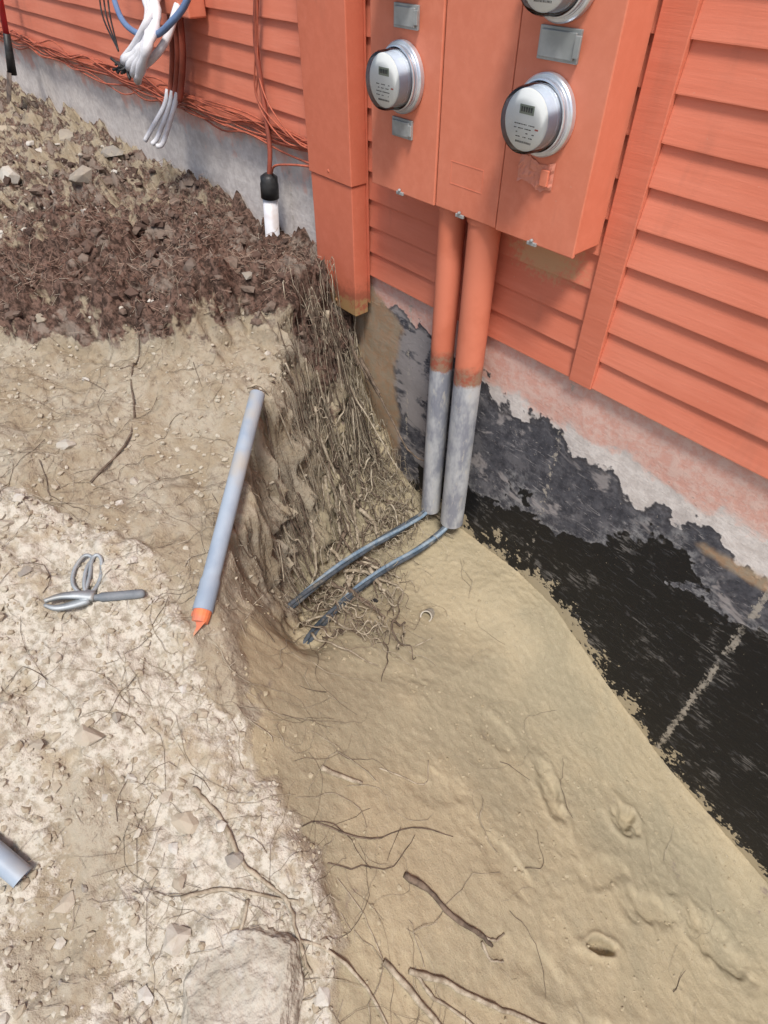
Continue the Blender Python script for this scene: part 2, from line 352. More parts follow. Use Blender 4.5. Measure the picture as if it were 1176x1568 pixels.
# ---------------------------------------------------------------- house
house=empty('clapboard_house')
fx=np.concatenate([np.arange(-7,-1.6,.1),np.arange(-1.6,.7,.02),np.arange(.7,4,.1)]);fz=np.concatenate([np.arange(-2.1,-.4,.02),[-.40]])
FX,FZ=np.meshgrid(fx,fz);fxr,fzr=FX.ravel(),FZ.ravel()
pink=.5+(fzr+.80)*5
pink=np.where(fxr<-1.3,.5+(fzr+.50)*4,pink)
tar=.5-(fzr-np.interp(fxr,[-1.2,-.9,-.8,0,1],[-.76,-.79,-.83,-.88,-.89]))*6;tar=np.where(fxr<-1.25,-1,tar)
bl=np.interp(fxr,[-1.3,-.9,-.62,-.33,0,1],[-1.38,-1.20,-1.08,-1.0,-.97,-.95]);black=.5-(fzr-bl)*5
sl=np.interp(fxr,[-1.3,-.9,-.6,-.45,-.06,.3,1],[-1.3,-1.31,-1.30,-1.31,-1.57,-1.71,-1.82]);sandd=.5-(fzr-sl-.005)*9
tan=.5+(-1.10-fxr)*6-np.maximum(0,fzr+.8)*8;tan=np.where(fxr<-1.4,0,tan);tan=np.maximum(tan,.75*np.exp(-(((fxr+.08)/.16)**2+((fzr+.90)/.03)**2)))
seam=np.zeros_like(fxr)
for sx_ in(-2.065,-1.565,-1.065,-.567,-.06,.44):
    seam=np.maximum(seam,1-np.abs(fxr-sx_)/.045)
fy=.0+.003*fbm(fxr,fzr,.2,3,3)
b=MB();i=np.arange(len(fxr)).reshape(len(fz),len(fx));qq=np.stack([i[:-1,:-1],i[:-1,1:],i[1:,1:],i[1:,:-1]],-1).reshape(-1,4)
b.add(np.stack([fxr,fy,fzr],1),qq.tolist());fo=b.obj('foundation_wall',[M_found],house,True)
for nm,arr in(('dist',(pink,tar,black)),('dist2',(tan,seam,sandd))):
    at=fo.data.attributes.new(nm,'FLOAT_COLOR','POINT');at.data.foreach_set('color',np.clip(np.stack([*arr,np.ones_like(pink)],1),-3,3).ravel())
def siding(name,x0,x1,zb,zt,mat=None):
    b=MB();E=.0615;k=0;zc=zb
    while zc<zt:
        jit=.0008*math.sin(k*7.3)
        xs=np.arange(x0,x1,.12).tolist()+[x1];m=len(xs)
        wob=[.0007*math.sin(x*9+k*2.1)+.0004*math.sin(x*23+k) for x in xs]
        prof=[(-.004,0),(-.0145+jit,0),(-.0145+jit,.0018),(-.0065,E)]
        Vv=[(x,py,zc+pz+w_) for (py,pz) in prof for x,w_ in zip(xs,wob)]
        Fv=[(r*m+j,r*m+j+1,(r+1)*m+j+1,(r+1)*m+j) for r in range(3) for j in range(m-1)]
        Fv+=[(0,m,2*m,3*m),(m-1,4*m-1,3*m-1,2*m-1)]
        b.add(Vv,Fv);zc+=E;k+=1
    return b.obj(name,[mat or M_side],house)
siding('siding_left',-7,-1.36,-.439,1.0);siding('siding_middle',-1.22,-.566,-.685,1.0,M_side2);siding('siding_right',-.513,4,-.685,1.0)
box('corner_trim_board',-.5655,-.5135,-.019,-.002,-.687,1.0,M_trim,house,.0015)
box('sheathing',-7,4,.0,.02,-.41,1.0,M_trim,house,0)
box('rear_volume',-7,4,.02,3.5,-.9,1.0,M_side,house,0)
rb=MB();rb.add([(-7.2,-.25,1.0),(4.2,-.25,1.0),(4.2,1.75,1.9),(-7.2,1.75,1.9),(-7.2,3.8,1.0),(4.2,3.8,1.0),(-7.2,-.25,.96),(4.2,-.25,.96),(4.2,3.8,.96),(-7.2,3.8,.96)],[(0,1,2,3),(3,2,5,4),(6,9,8,7),(0,6,7,1),(4,5,8,9),(0,3,4,9,6),(1,7,8,5,2)]);rb.obj('roof',[M_concflat],house)
# ---------------------------------------------------------------- raceway
rw=empty('cable_raceway')
box('upper_cover',-1.370,-1.204,-.064,-.018,-.467,1.0,M_race,rw,.002)
box('lower_cover',-1.367,-1.207,-.061,-.018,-.788,-.468,M_race,rw,.002)
box('back_flange',-1.376,-1.199,-.018,-.0165,-.76,1.0,M_race,rw,0)
b=MB()
for xx,zz in((-1.29,-.45),(-1.29,-.77)):
    V_,F_=lathe([(.005,0),(.005,.003),(.003,.0045),(.0001,.0045)],(xx,-.0605,zz),(0,-1,0),10);b.add(V_,F_)
b.obj('screws',[M_race],rw,True)
# ---------------------------------------------------------------- meter cabinet
mc=empty('electric_meter_cabinet')
zt=.22
box('body',-1.089,-.571,-.088,-.018,-.420,zt,M_box,mc,.002)
box('meter_cover_left',-1.091,-.9025,-.095,-.0885,-.424,zt,M_box,mc,.002)
box('centre_cover',-.8995,-.7445,-.093,-.0885,-.423,zt,M_box,mc,.002)
box('meter_cover_right',-.7415,-.5690,-.095,-.0885,-.424,zt,M_box,mc,.002)
box('gap_left',-.9025,-.8995,-.089,-.0882,-.423,zt,M_dark,mc,0)
box('gap_right',-.7445,-.7415,-.089,-.0882,-.423,zt,M_dark,mc,0)
b=MB()
for x in(-1.0,-.83,-.655):
    b.add(boxv(x-.010,x+.010,-.0985,-.094,-.426,-.420),BF)
    V_,F_=lathe([(.003,0),(.003,.004),(.0001,.005)],(x,-.097,-.417),(0,-1,0),10);b.add(V_,F_)
b.obj('cover_latches',[M_galv],mc,False,.0008)
b=MB()
for (x0,x1,z0,z1) in((-.865,-.785,-.337,-.3358),(-.865,-.785,-.3742,-.373),(-.865,-.8638,-.373,-.337),(-.7862,-.785,-.373,-.337)):
    b.add(boxv(x0,x1,-.0935,-.093,z0,z1),BF)
b.obj('embossed_panel',[M_box],mc)
b=MB()
for (x,zz,w_,h_) in((-.99,-.139,.062,.034),(-.995,-.306,.056,.032),(-.664,-.1447,.072,.040),(-.99,.03,.062,.034),(-.664,.025,.07,.038)):
    b.add(boxv(x-w_/2,x+w_/2,-.100,-.0953,zz-h_/2,zz+h_/2),BF)
    b.add(boxv(x-w_/2+.005,x+w_/2-.005,-.104,-.1001,zz-h_/2+.004,zz+h_/2-.004),BF)
    b.add(boxv(x+w_/2-.004,x+w_/2+.006,-.108,-.1042,zz-h_/2+.008,zz+h_/2-.006),BF)
b.obj('demand_reset_plates',[M_galv],mc,False,.001)
b=MB();m1,m2=15,9;g=[]
for j in range(m2):
    for i_ in range(m1):
        u_,v_=i_/(m1-1),j/(m2-1);xx=-.706+.072*u_;zz=-.334+.038*v_+.004*math.sin(u_*7)
        g.append((xx,-.0962-.004*abs(float(fbm(np.array([xx]),np.array([zz]),.014,2,5)[0])),zz+.0015*rng.standard_normal()*(j in(0,m2-1))))
b.add(g,[(j*m1+i_,j*m1+i_+1,(j+1)*m1+i_+1,(j+1)*m1+i_) for j in range(m2-1) for i_ in range(m1-1)]);o=b.obj('painted_over_label',[M_label],mc,False);o.modifiers.new('so','SOLIDIFY').thickness=.001
b=MB();b.add(boxv(-.656,-.641,-.1035,-.0985,-.328,-.304),BF);b.obj('label_clip',[M_box],mc,False,.001)
def meter(x,zz,name):
    e=empty(name);c=(x,-.095,zz)
    def part(nm,prof,mat,ns=48,sm_=True):
        b=MB();V_,F_=lathe(prof,c,(0,-1,0),ns);b.add(V_,F_);o=b.obj(nm,[mat],e,sm_);o.modifiers.new('es','EDGE_SPLIT').split_angle=math.radians(35);return o
    part('sealing_ring',[(.0535,0),(.0555,.002),(.0555,.010),(.0535,.012),(.0505,.0125),(.0505,.016),(.047,.0165),(.046,.012)],M_steel)
    part('inner_body',[(.0425,.010),(.0425,.026),(.0412,.027),(.0412,.047),(.039,.0475)],M_body)
    part('register_face',[(.0408,.0478),(.039,.049),(.0001,.049)],M_white)
    part('glass_cover',[(.0475,.0125),(.0475,.020),(.0455,.022),(.0450,.050),(.043,.0555),(.039,.0575),(.0001,.058)],M_glass)
    part('cover_ridge',[(.0478,.0182),(.0492,.019),(.0492,.0215),(.0470,.0222)],M_steel)
    f=-.095-.0492
    b=MB();b.add(boxv(x-.013,x+.014,f-.0006,f+.0004,zz+.008,zz+.020),BF);b.obj('display',[M_lcd],e)
    b=MB()
    for k in range(5):
        xx=x-.010+k*.0045;b.add(boxv(xx,xx+.003,f-.0010,f-.0007,zz+.011,zz+.0175),BF)
    for r in range(4):
        x_=x-.020
        while x_<x+.018:
            w_=random.uniform(.001,.004)
            if random.random()<.6:b.add(boxv(x_,x_+w_,f-.0005,f+.0002,zz-.006-r*.0055,zz-.0049-r*.0055),BF)
            x_+=w_+.0012
    for k in range(14):
        xx=x-.014+k*.0022;b.add(boxv(xx,xx+random.uniform(.0005,.001),f-.0005,f+.0002,zz-.030,zz-.0275),BF)
    b.obj('printing',[M_ink],e)
    b=MB();b.add(boxv(x+.020,x+.026,f-.0005,f+.0002,zz-.010,zz-.008),BF)
    b.obj('red_mark',[M_red],e)
    b=MB();V_,F_=tubeV(cr([(x-.054,-.108,zz+.01),(x-.060,-.112,zz+.004),(x-.058,-.114,zz-.008),(x-.052,-.110,zz-.004)],4),.0012,5);b.add(V_,F_)
    b.add(boxv(x-.0625,x-.0545,-.116,-.105,zz-.004,zz+.010),BF);b.obj('seal_tab',[M_steel],e,False,.0006)
for x,zz in((-.996,-.2264),(-.669,-.233),(-.996,-.060),(-.669,-.066)):meter(x,zz,'electric_meter')
# ---------------------------------------------------------------- riser conduits
n=NT('riser_conduit_paint_and_pvc')
sx=n.n('ShaderNodeSeparateXYZ');n.l(n.tc.outputs['Object'],sx.inputs[0])
zz=n.math('ADD',sx.outputs[2],n.math('MULTIPLY',n.math('SUBTRACT',n.noise(14,4,.7),.5),.10))
g=n.mix(n.rng(n.noise(10,4,.7,(1,1,.4)),.35,.6),(.23,.24,.28),(.47,.48,.49));g=n.mix(n.rng(n.noise(40,4,.7,(1,1,.3)),.55,.68,0,.6),g,(.54,.51,.45))
rust=n.mix(n.rng(n.noise(30,4,.7),.4,.6),(.34,.095,.06),(.30,.18,.12))
o_=n.mix(n.rng(n.noise(4,4,.6),.4,.6),(.65,.205,.122),(.58,.17,.096))
c=n.mix(n.rng(zz,-.80*S,-.785*S),g,rust);c=n.mix(n.rng(zz,-.762*S,-.735*S),c,o_)
M_riser=n.fin(c,.55,n.bump(n.noise(50,4,.7),.15,.002),0,.35)
for x,r,zb in((-.889,.0275,-1.275),(-.802,.0325,-1.262)):
    e=empty('riser_conduit')
    b=MB();V_,F_=lathe([(r*.86,.03),(r*.86,0),(r,0),(r,abs(zb)-.41)],(x,-.053,zb),(0,0,1),32);b.add(V_,F_)
    V_,F_=lathe([(r,.0),(r*1.10,.0),(r*1.10,.012),(r,.012)],(x,-.053,-.434),(0,0,1),32);b.add(V_,F_)
    b.obj('pipe',[M_riser],e,True).modifiers.new('es','EDGE_SPLIT').split_angle=.6
# ---------------------------------------------------------------- service cables
def twist(path,name,R=.0055,r=.0054,pitch=.9,mats=(M_cab,M_cabb,M_cab),ph=0):
    e=empty(name);P=cr(path,14);L=np.concatenate([[0],np.cumsum(np.linalg.norm(np.diff(P,axis=0),axis=1))])
    T=np.gradient(P,axis=0);T/=np.linalg.norm(T,axis=1)[:,None];U=np.cross(T,[0,0,1.]);U/=np.linalg.norm(U,axis=1)[:,None];W=np.cross(T,U)
    for k in range(3):
        a=L/pitch*2*np.pi+k*2*np.pi/3+ph;rr=R*(1.05+.25*np.sin(L*14+k*2));Q=P+(rr*np.cos(a))[:,None]*U+(rr*np.sin(a))[:,None]*W
        b=MB();V_,F_=tubeV(Q,r,8);b.add(V_,F_);b.obj('conductor_%d'%(k+1),[mats[k]],e,True)
twist([(-.889,-.055,-1.22),(-.888,-.075,-1.272),(-.880,-.16,-1.270),(-.868,-.30,-1.245),(-.845,-.44,-1.22),(-.81,-.58,-1.19),(-.80,-.625,-1.195),(-.80,-.66,-1.24)],'service_cable',ph=.6)
twist([(-.80,-.055,-1.21),(-.80,-.08,-1.27),(-.800,-.17,-1.285),(-.792,-.31,-1.265),(-.765,-.46,-1.235),(-.715,-.59,-1.195),(-.692,-.64,-1.19),(-.68,-.69,-1.23)],'service_cable',ph=1.2)
# ---------------------------------------------------------------- stub with coupling
e=empty('pvc_stub_with_cable')
b=MB();V_,F_=lathe([(.0205,-.08),(.0205,.135),(.018,.135)],(-1.59,-.060,-.705),(.07,.03,1),24);b.add(V_,F_);b.obj('pipe',[M_wpvc],e,True)
b=MB();V_,F_=lathe([(.0205,.125),(.0250,.125),(.0250,.160),(.0232,.166),(.0232,.178),(.012,.186),(.0001,.187)],(-1.59,-.060,-.705),(.07,.03,1),24);b.add(V_,F_);b.obj('coupling',[M_blk],e,True)
b=MB();V_,F_=tubeV(cr([(-1.577,-.055,-.53),(-1.572,-.045,-.46),(-1.59,-.035,-.36),(-1.60,-.032,-.24),(-1.57,-.03,-.12),(-1.56,-.028,.05),(-1.56,-.028,.4)],8),.0065,8);b.add(V_,F_);b.obj('feed_cable',[M_brn],e,True)
b=MB();V_,F_=tubeV(cr([(-1.57,-.05,-.52),(-1.53,-.06,-.49),(-1.46,-.05,-.475),(-1.40,-.03,-.47),(-1.36,-.02,-.46)],8),.003,6);b.add(V_,F_);b.obj('ground_wire',[M_wire],e,True)
# ---------------------------------------------------------------- wires along siding base
b=MB()
for k in range(13):
    pts=[];z0=-.412-.016*rng.random()
    for x in np.arange(-6.5,-1.37,.16):
        pts.append((x,-.024-.012*rng.random(),z0+.012*math.sin(x*3+k)+.010*rng.standard_normal()-.02*(k%3==0)))
    V_,F_=tubeV(cr(pts,4),.0018+.0012*rng.random(),5);b.add(V_,F_)
for k in range(3):
    x0=-1.62+rng.random()*.1;V_,F_=tubeV(cr([(-1.56,-.03,-.10),(-1.60,-.035,-.25-.02*k),(x0,-.04,-.36),(x0+.12,-.045,-.43+.01*k),(-1.37,-.03,-.42-.012*k)],6),.0022,5)
    b.add(V_,F_)
b.obj('wire_bundle',[M_wire],None,True)
# ---------------------------------------------------------------- utility entrance cluster
e=empty('utility_cable_cluster')
box('junction_box',-2.03,-1.85,-.07,-.018,-.215,.05,M_box,e,.004)
b=MB()
for k in range(3):
    x=-2.085+k*.03
    V_,F_=tubeV(cr([(x+.08,-.045,-.20),(x+.05,-.045,-.30),(x+.01,-.05,-.38),(x-.005,-.06,-.42)],5),.009,8);b.add(V_,F_)
b.obj('painted_drops',[M_brn],e,True)
b=MB()
for k in range(3):
    x=-2.085+k*.03
    V_,F_=tubeV(cr([(x-.005,-.06,-.40),(x-.01,-.08,-.44),(x-.02-.012*(k==0),-.13,-.50-.01*k),(x-.03-.02*(k==0),-.15,-.53)],5),.0072,8);b.add(V_,F_)
for k in range(4):
    o=k*.018
    V_,F_=tubeV(cr([(-2.05+o*.6,-.05,.05),(-2.03+o,-.09,-.14),(-1.96+o*.8,-.13,-.22),(-1.96+o*1.5,-.16-.01*k,-.27),(-2.05+o*1.2,-.19,-.315-.012*k)],6),[.0115+.0022*math.sin(i*1.7+k) for i in range(25)],8);b.add(V_,F_)
V_,F_=tubeV(cr([(-1.90,-.07,-.19),(-1.89,-.13,-.26),(-1.95,-.17,-.31),(-2.03,-.185,-.33)],8),.010,8);b.add(V_,F_)
V_,F_=tubeV(cr([(-1.99,-.06,-.16),(-1.93,-.14,-.21),(-1.99,-.17,-.27),(-2.06,-.185,-.31)],8),.009,8);b.add(V_,F_)
b.obj('white_wrapped_cables',[M_wpvc],e,True)
b=MB();V_,F_=tubeV(cr([(-2.27,-.09,-.02),(-2.24,-.10,-.16),(-2.11,-.14,-.235),(-1.95,-.15,-.252),(-1.83,-.14,-.22),(-1.75,-.10,-.14),(-1.74,-.08,.04)],8),.008,8);b.add(V_,F_);b.obj('blue_cable',[M_blue],e,True)
b=MB()
for k in range(15):
    p=np.array([-2.07+rng.random()*.05,-.19,-.322]);d_=np.array([-.7,-.2,-.6])+rng.standard_normal(3)*.5
    V_,F_=tubeV(cr([p,p+d_*.018,p+d_*.032+rng.standard_normal(3)*.008],4),.0038,5);b.add(V_,F_)
for k in range(3):
    V_,F_=tubeV(cr([(-2.12,-.17,-.30),(-2.24-.03*k,-.12,-.22),(-2.22,-.10,-.12+.03*k),(-2.10,-.06,.02)],8),.0026,5);b.add(V_,F_)
b.obj('frayed_black_ends',[M_blk],e,True)
# ---------------------------------------------------------------- loose conduits
def pipe(name,p0,p1,r,bell=True,mat=M_grey):
    e=empty(name);p0=np.array(p0);p1=np.array(p1);L=np.linalg.norm(p1-p0)
    pr=[(r*.8,.02),(r*.8,0),(r,0),(r,L*.86)]
    if bell:pr+=[(r,L*.87),(r*1.13,L*.885),(r*1.13,L),(r*.95,L),(r*.95,L-.02)]
    else:pr+=[(r,L),(r*.8,L),(r*.8,L-.02)]
    b=MB();V_,F_=lathe(pr,p0,p1-p0,24);b.add(V_,F_);o=b.obj('tube',[mat],e,True);o.modifiers.new('es','EDGE_SPLIT').split_angle=.7;return e
p0=np.array((-.988,-.499,-.728));p1=np.array((-.682,-.829,-.872))
e=pipe('loose_pvc_conduit',p0,p1,.0158)
dv=(p1-p0)/np.linalg.norm(p1-p0);b=MB();q0=p1+dv*.022
V_,F_=lathe([(.0001,.0),(.014,.001),(.0155,.012),(.0162,.03)],q0,-dv,16);b.add(V_,F_)
tb_=p1+dv*.015;b.add([tuple(tb_+np.array(o_)) for o_ in((-.012,.010,.008),(.014,.004,.006),(.022,-.030,-.004),(.002,-.040,-.008),(-.014,-.026,-.004),(-.026,-.008,.002))],[(0,1,2,3,4,5)])
b.obj('orange_cap',[M_orange],e)
pipe('loose_pvc_conduit',(-.714,-1.29,hz(-.714,-1.29)+.012),(-.502,-1.22,hz(-.502,-1.22)+.012),.015,False)
zc=hz(-.627,-.311);pipe('buried_conduit_end',(-.66,-.25,zc-.07),(-.618,-.328,zc+.016),.0155,False,M_rock)
# ---------------------------------------------------------------- cable cutter on the ground
e=empty('cable_cutter_tool')
ox,oy=-.79,-.972;oz=hz(ox,oy)+.012;K=1.12
def L(u,v,w=0):
    return (ox+K*(u*.652-v*.758),oy+K*(u*.758+v*.652),oz+w+.25*K*v*.3-.20*K*u)
b=MB()
V_,F_=tubeV(cr([L(-.005,.0),L(-.024,.018),L(-.030,.045),L(-.022,.068,.004),L(-.010,.066,.004),L(-.012,.045,.004),L(-.008,.02,.003),L(0,0)],5),.0033,8);b.add(V_,F_)
V_,F_=tubeV(cr([L(.004,.0),L(.010,.03),L(.006,.060,.006),L(-.002,.070,.008),L(-.008,.062,.006),L(-.004,.03,.003),L(-.004,.0)],5),.0033,8);b.add(V_,F_)
V_,F_=lathe([(.0001,-.006),(.011,-.006),(.012,0),(.011,.005),(.005,.006),(.0001,.007)],L(.0,.0,.0),(0,0,1),20);b.add(V_,F_)
def blade(pts,w0,w1,th=.0035):
    Q=cr(pts,5);m=len(Q);T=np.gradient(Q,axis=0);T/=np.linalg.norm(T,axis=1)[:,None];Nn=np.cross(T,[0,0,1.]);ww=np.linspace(w0,w1,m)[:,None]
    V_=np.concatenate([Q+Nn*ww+[0,0,th],Q-Nn*ww+[0,0,th],Q-Nn*ww-[0,0,th],Q+Nn*ww-[0,0,th]]);F_=[((r)*m+j,r*m+j+1,((r+1)%4)*m+j+1,((r+1)%4)*m+j) for r in range(4) for j in range(m-1)];F_+=[(0,m,2*m,3*m),(m-1,4*m-1,3*m-1,2*m-1)];b.add(V_,F_)
blade([L(.012,.0,.004),L(-.012,-.002,.004),L(-.034,-.008,.004),L(-.050,-.018,.004)],.009,.002)
blade([L(.004,-.004,-.001),L(-.014,-.016,-.001),L(-.034,-.024,-.001),L(-.050,-.022,-.001)],.008,.002)
b.obj('jaws_and_handles',[M_alu],e,True)
b=MB();V_,F_=tubeV(cr([L(.008,-.001,.0),L(.03,.004,0),L(.06,.012,0),L(.078,.017,0)],5),[.0055]*3+[.0080]*10+[.0076]*2+[.0050],8);b.add(V_,F_);b.obj('grip',[M_graybar],e,True)
# ---------------------------------------------------------------- shovel leaning at far left
e=empty('garden_shovel')
b=MB();V_,F_=tubeV([(-3.40,-.05,-.05),(-3.47,-.10,-.40)],.012,10);b.add(V_,F_);b.obj('handle',[M_redh],e,True)
b=MB();V_,F_=tubeV([(-3.465,-.098,-.39),(-3.49,-.125,-.53)],[.014,.019],10);b.add(V_,F_);b.obj('socket',[M_blk],e,True)
b=MB();gv=[];
for r_ in range(7):
    t=r_/6;hw=.05*(1-.55*t**3)
    for c_ in range(5):
        k=(c_-2)/2;gv.append((-3.49+k*hw*.9-.01*t,-.128-.06*t-k*hw*.2-.014*(1-k*k)*1.0,-.52-.15*t))
b.add(gv,[(r_*5+c_,r_*5+c_+1,(r_+1)*5+c_+1,(r_+1)*5+c_) for r_ in range(6) for c_ in range(4)]);o=b.obj('blade',[M_iron],e,True);o.modifiers.new('so','SOLIDIFY').thickness=.004
# ---------------------------------------------------------------- roots
def walk(x,y,a,step,n_,curl=.35,lift=.003,amp=.004):
    P=[];
    for i in range(n_):
        P.append((x,y));a+=rng.standard_normal()*curl;x+=math.cos(a)*step;y=min(y+math.sin(a)*step,-.02)
    P=np.array(P);zz=H(P[:,0],P[:,1])+lift+amp*np.abs(rng.standard_normal(n_))
    return np.column_stack([P,zz])
b=MB();bd=MB()
cn=[(rng.random(),rng.uniform(.03,.30)) for _ in range(26)]
for k in range(820):
    if rng.random()<.6:
        ct,cs=cn[rng.integers(26)];t=min(max(ct+.035*rng.standard_normal(),0),1);st=max(cs+.03*rng.standard_normal(),.01)
    else:
        t=rng.random();st=rng.uniform(.01,.30)
    i=np.interp(t,[0,.4,.8,1],[0,1,2,3])
    px=np.interp(i,[0,1,2,3],[-1.35,-1.22,-1.0,-.80]);py=np.interp(i,[0,1,2,3],[-.03,-.23,-.50,-.68])
    dx,dy=.80,.55 
    if t<.3:dx,dy=1,-.15
    n_=rng.integers(5,12);stp=rng.uniform(.007,.020)
    x,y=px+dx*st,py+dy*st;a=math.atan2(dy,dx)+rng.uniform(-2.2,2.2);P=[]
    off=rng.uniform(.0,.05)
    for j in range(n_):
        P.append((x,min(y,-.012)));a+=rng.standard_normal()*.7;x+=math.cos(a)*stp;y+=math.sin(a)*stp
    P=np.array(P);P=np.column_stack([P,H(P[:,0],P[:,1])+off+.012*rng.standard_normal(n_)]);P[:,:2]+=off*.4
    P[:,1]=np.minimum(P[:,1],-.012)
    r=rng.choice([.0006,.0010,.0017,.0032],p=[.36,.33,.22,.09]);V_,F_=tubeV(cr(P,3),np.linspace(r,r*.4,(n_-1)*3+1),4,False)
    (b if rng.random()<.60 else bd).add(V_,F_)
def rt(P,r,B,ns=7):
    Q=cr(P,6);Q=Q+rng.standard_normal(Q.shape)*r*.25;V_,F_=tubeV(Q,np.linspace(r,r*.45,len(Q)),ns);B.add(V_,F_)
rt([(-1.24,-.13,-.76),(-1.215,-.16,-.86),(-1.16,-.17,-.97),(-1.12,-.18,-1.08)],.006,b)
rt([(-1.30,-.03,-.83),(-1.22,-.05,-.93),(-1.13,-.04,-1.02),(-1.0,-.05,-1.12),(-.93,-.03,-1.14)],.0045,bd)
rt([(-1.25,-.10,-.85),(-1.18,-.11,-.98),(-1.08,-.10,-1.08),(-.97,-.11,-1.15)],.0035,b)
rt([(-1.22,-.04,-.93),(-1.16,-.05,-.96),(-1.10,-.07,-.97)],.006,bd)
for k in range(34):
    x=-1.20+.012*k;y=-.15-.008*k+.05*rng.standard_normal();an=rng.uniform(-.9,.7)
    P=[(x+math.cos(an)*.05*j,min(y+math.sin(an)*.05*j+.01*rng.standard_normal(),-.03)) for j in range(4)]
    rt([(p[0],p[1],hz(*p)+.038-.008*j+.008*rng.standard_normal()) for j,p in enumerate(P)],rng.uniform(.003,.0075),b if k%3 else bd)
for k in range(12):
    x=-1.05+.03*k+.02*rng.standard_normal();y=-.48-.012*k
    P=walk(x,y,rng.uniform(-.3,1.6),.03,7,.4,.012,.008);V_,F_=tubeV(cr(P,3),np.linspace(.0035,.001,19),5);(b if k%2 else bd).add(V_,F_)
for k in range(420):
    u=rng.random()
    if u<.5:x=rng.uniform(-.85,.1);y=np.interp(x,EX[2:],EY[2:])+rng.uniform(-.22,.18)
    elif u<.68:x,y=rng.uniform(-1.3,-.7),rng.uniform(-1.1,-.5)
    elif u<.9:x,y=rng.uniform(-2.3,-1.1),rng.uniform(-.9,-.1)
    else:x,y=rng.uniform(-.8,.3),rng.uniform(-.75,-.15)
    n_=rng.integers(5,16);P=walk(x,y,rng.uniform(0,6.28),rng.uniform(.008,.020),n_,.35,.001,.003)
    r=rng.choice([.0004,.0007,.0011],p=[.5,.38,.12]);V_,F_=tubeV(P,np.linspace(r,r*.5,n_),3,False);(b if rng.random()<.75 else bd).add(V_,F_)
def onG(pts,lift):
    P=np.array(pts,float);return np.column_stack([P,H(P[:,0],P[:,1])+lift])
for pts,r,B in(([(-.466,-.988),(-.445,-.981),(-.40,-.974),(-.345,-.982),(-.30,-.969),(-.262,-.958),(-.226,-.97),(-.18,-.982)],.0042,b),
  ([(-.357,-1.071),(-.333,-1.024),(-.292,-.982),(-.25,-.94)],.003,b),([(-.198,-.784),(-.16,-.765),(-.11,-.755),(-.065,-.73),(-.04,-.723)],.0055,bd),([(-.065,-.73),(-.045,-.715),(-.04,-.69)],.003,b),([(-.055,-.735),(-.03,-.74),(-.015,-.72)],.003,b),
  ([(-.098,-.865),(-.06,-.83),(-.01,-.80),(.04,-.76),(.089,-.725),(.14,-.68)],.0048,b),([(-.13,-.89),(-.08,-.88),(-.02,-.87),(.04,-.85),(.10,-.82)],.0052,b),([(-.09,-.86),(-.05,-.855),(.0,-.83),(.05,-.82)],.003,b),
  ([(-.33,-.86),(-.27,-.80),(-.25,-.72),(-.2,-.66)],.0016,bd),([(-1.02,-.86),(-1.10,-.74),(-1.25,-.66),(-1.30,-.62),(-1.38,-.52)],.0024,bd),
  ([(-.40,-.80),(-.375,-.775),(-.35,-.75)],.005,b),([(-.36,-.70),(-.30,-.64),(-.33,-.60)],.0016,b),([(-.24,-1.0),(-.19,-.95),(-.12,-.93),(-.02,-.94)],.003,b),([(-.30,-1.0),(-.27,-1.04),(-.22,-1.18)],.0035,b)):
    Q=cr(onG(pts,.001),4);Q[:,2]=np.maximum(Q[:,2],H(Q[:,0],Q[:,1])+r*.75);Q+=rng.standard_normal(Q.shape)*.0008;V_,F_=tubeV(Q,r*np.linspace(1,.6,len(Q))*(1+.12*rng.standard_normal(len(Q))),7);B.add(V_,F_)
b.obj('tree_roots',[M_root],None,True);bd.obj('dark_tree_roots',[M_rootd],None,True)
# ---------------------------------------------------------------- litter
def litter(name,N,xr,yr,ln,r,mat,cond,lift=.003):
    b=MB();x=rng.uniform(*xr,N);y=rng.uniform(*yr,N);z0,s0,m0,sa0,pa0=H(x,y,True);k=cond(s0,m0,sa0,pa0,x,y);x,y,z0=x[k],y[k],z0[k];N=len(x)
    a=rng.uniform(0,6.28,N);l=rng.uniform(*ln,N);x2=x+np.cos(a)*l;y2=np.minimum(y+np.sin(a)*l,-.01);z1=H(x2,y2)
    z1=np.where(np.abs(z1-z0)>l,z0,z1)+rng.random(N)*.010
    A=np.stack([x,y,z0+lift],1);B=np.stack([x2,y2,z1+lift],1);side=np.stack([-np.sin(a),np.cos(a),np.zeros(N)],1)*r;up=np.array([0,0,r*1.4])
    V_=np.stack([A-side,A+side,A+up,B-side,B+side,B+up],1).reshape(-1,3);o=np.arange(N)[:,None]*6
    F_=np.concatenate([o+np.array([[0,2,5,3]]),o+np.array([[2,1,4,5]])]).tolist();b.add(V_,F_);return b.obj(name,[mat])
litter('pine_needle_litter',13000,(-2.3,-1.03),(-1.0,-.03),(.008,.032),.0006,M_needle,lambda s,m,sa,pa,x,y:(m>.4)&(sa<.2)&(fbm(x,y,.14,2,44)>-.15))
litter('straw_litter',3600,(-2.6,.2),(-1.4,-.03),(.008,.030),.0004,M_straw,lambda s,m,sa,pa,x,y:(sa<.6))
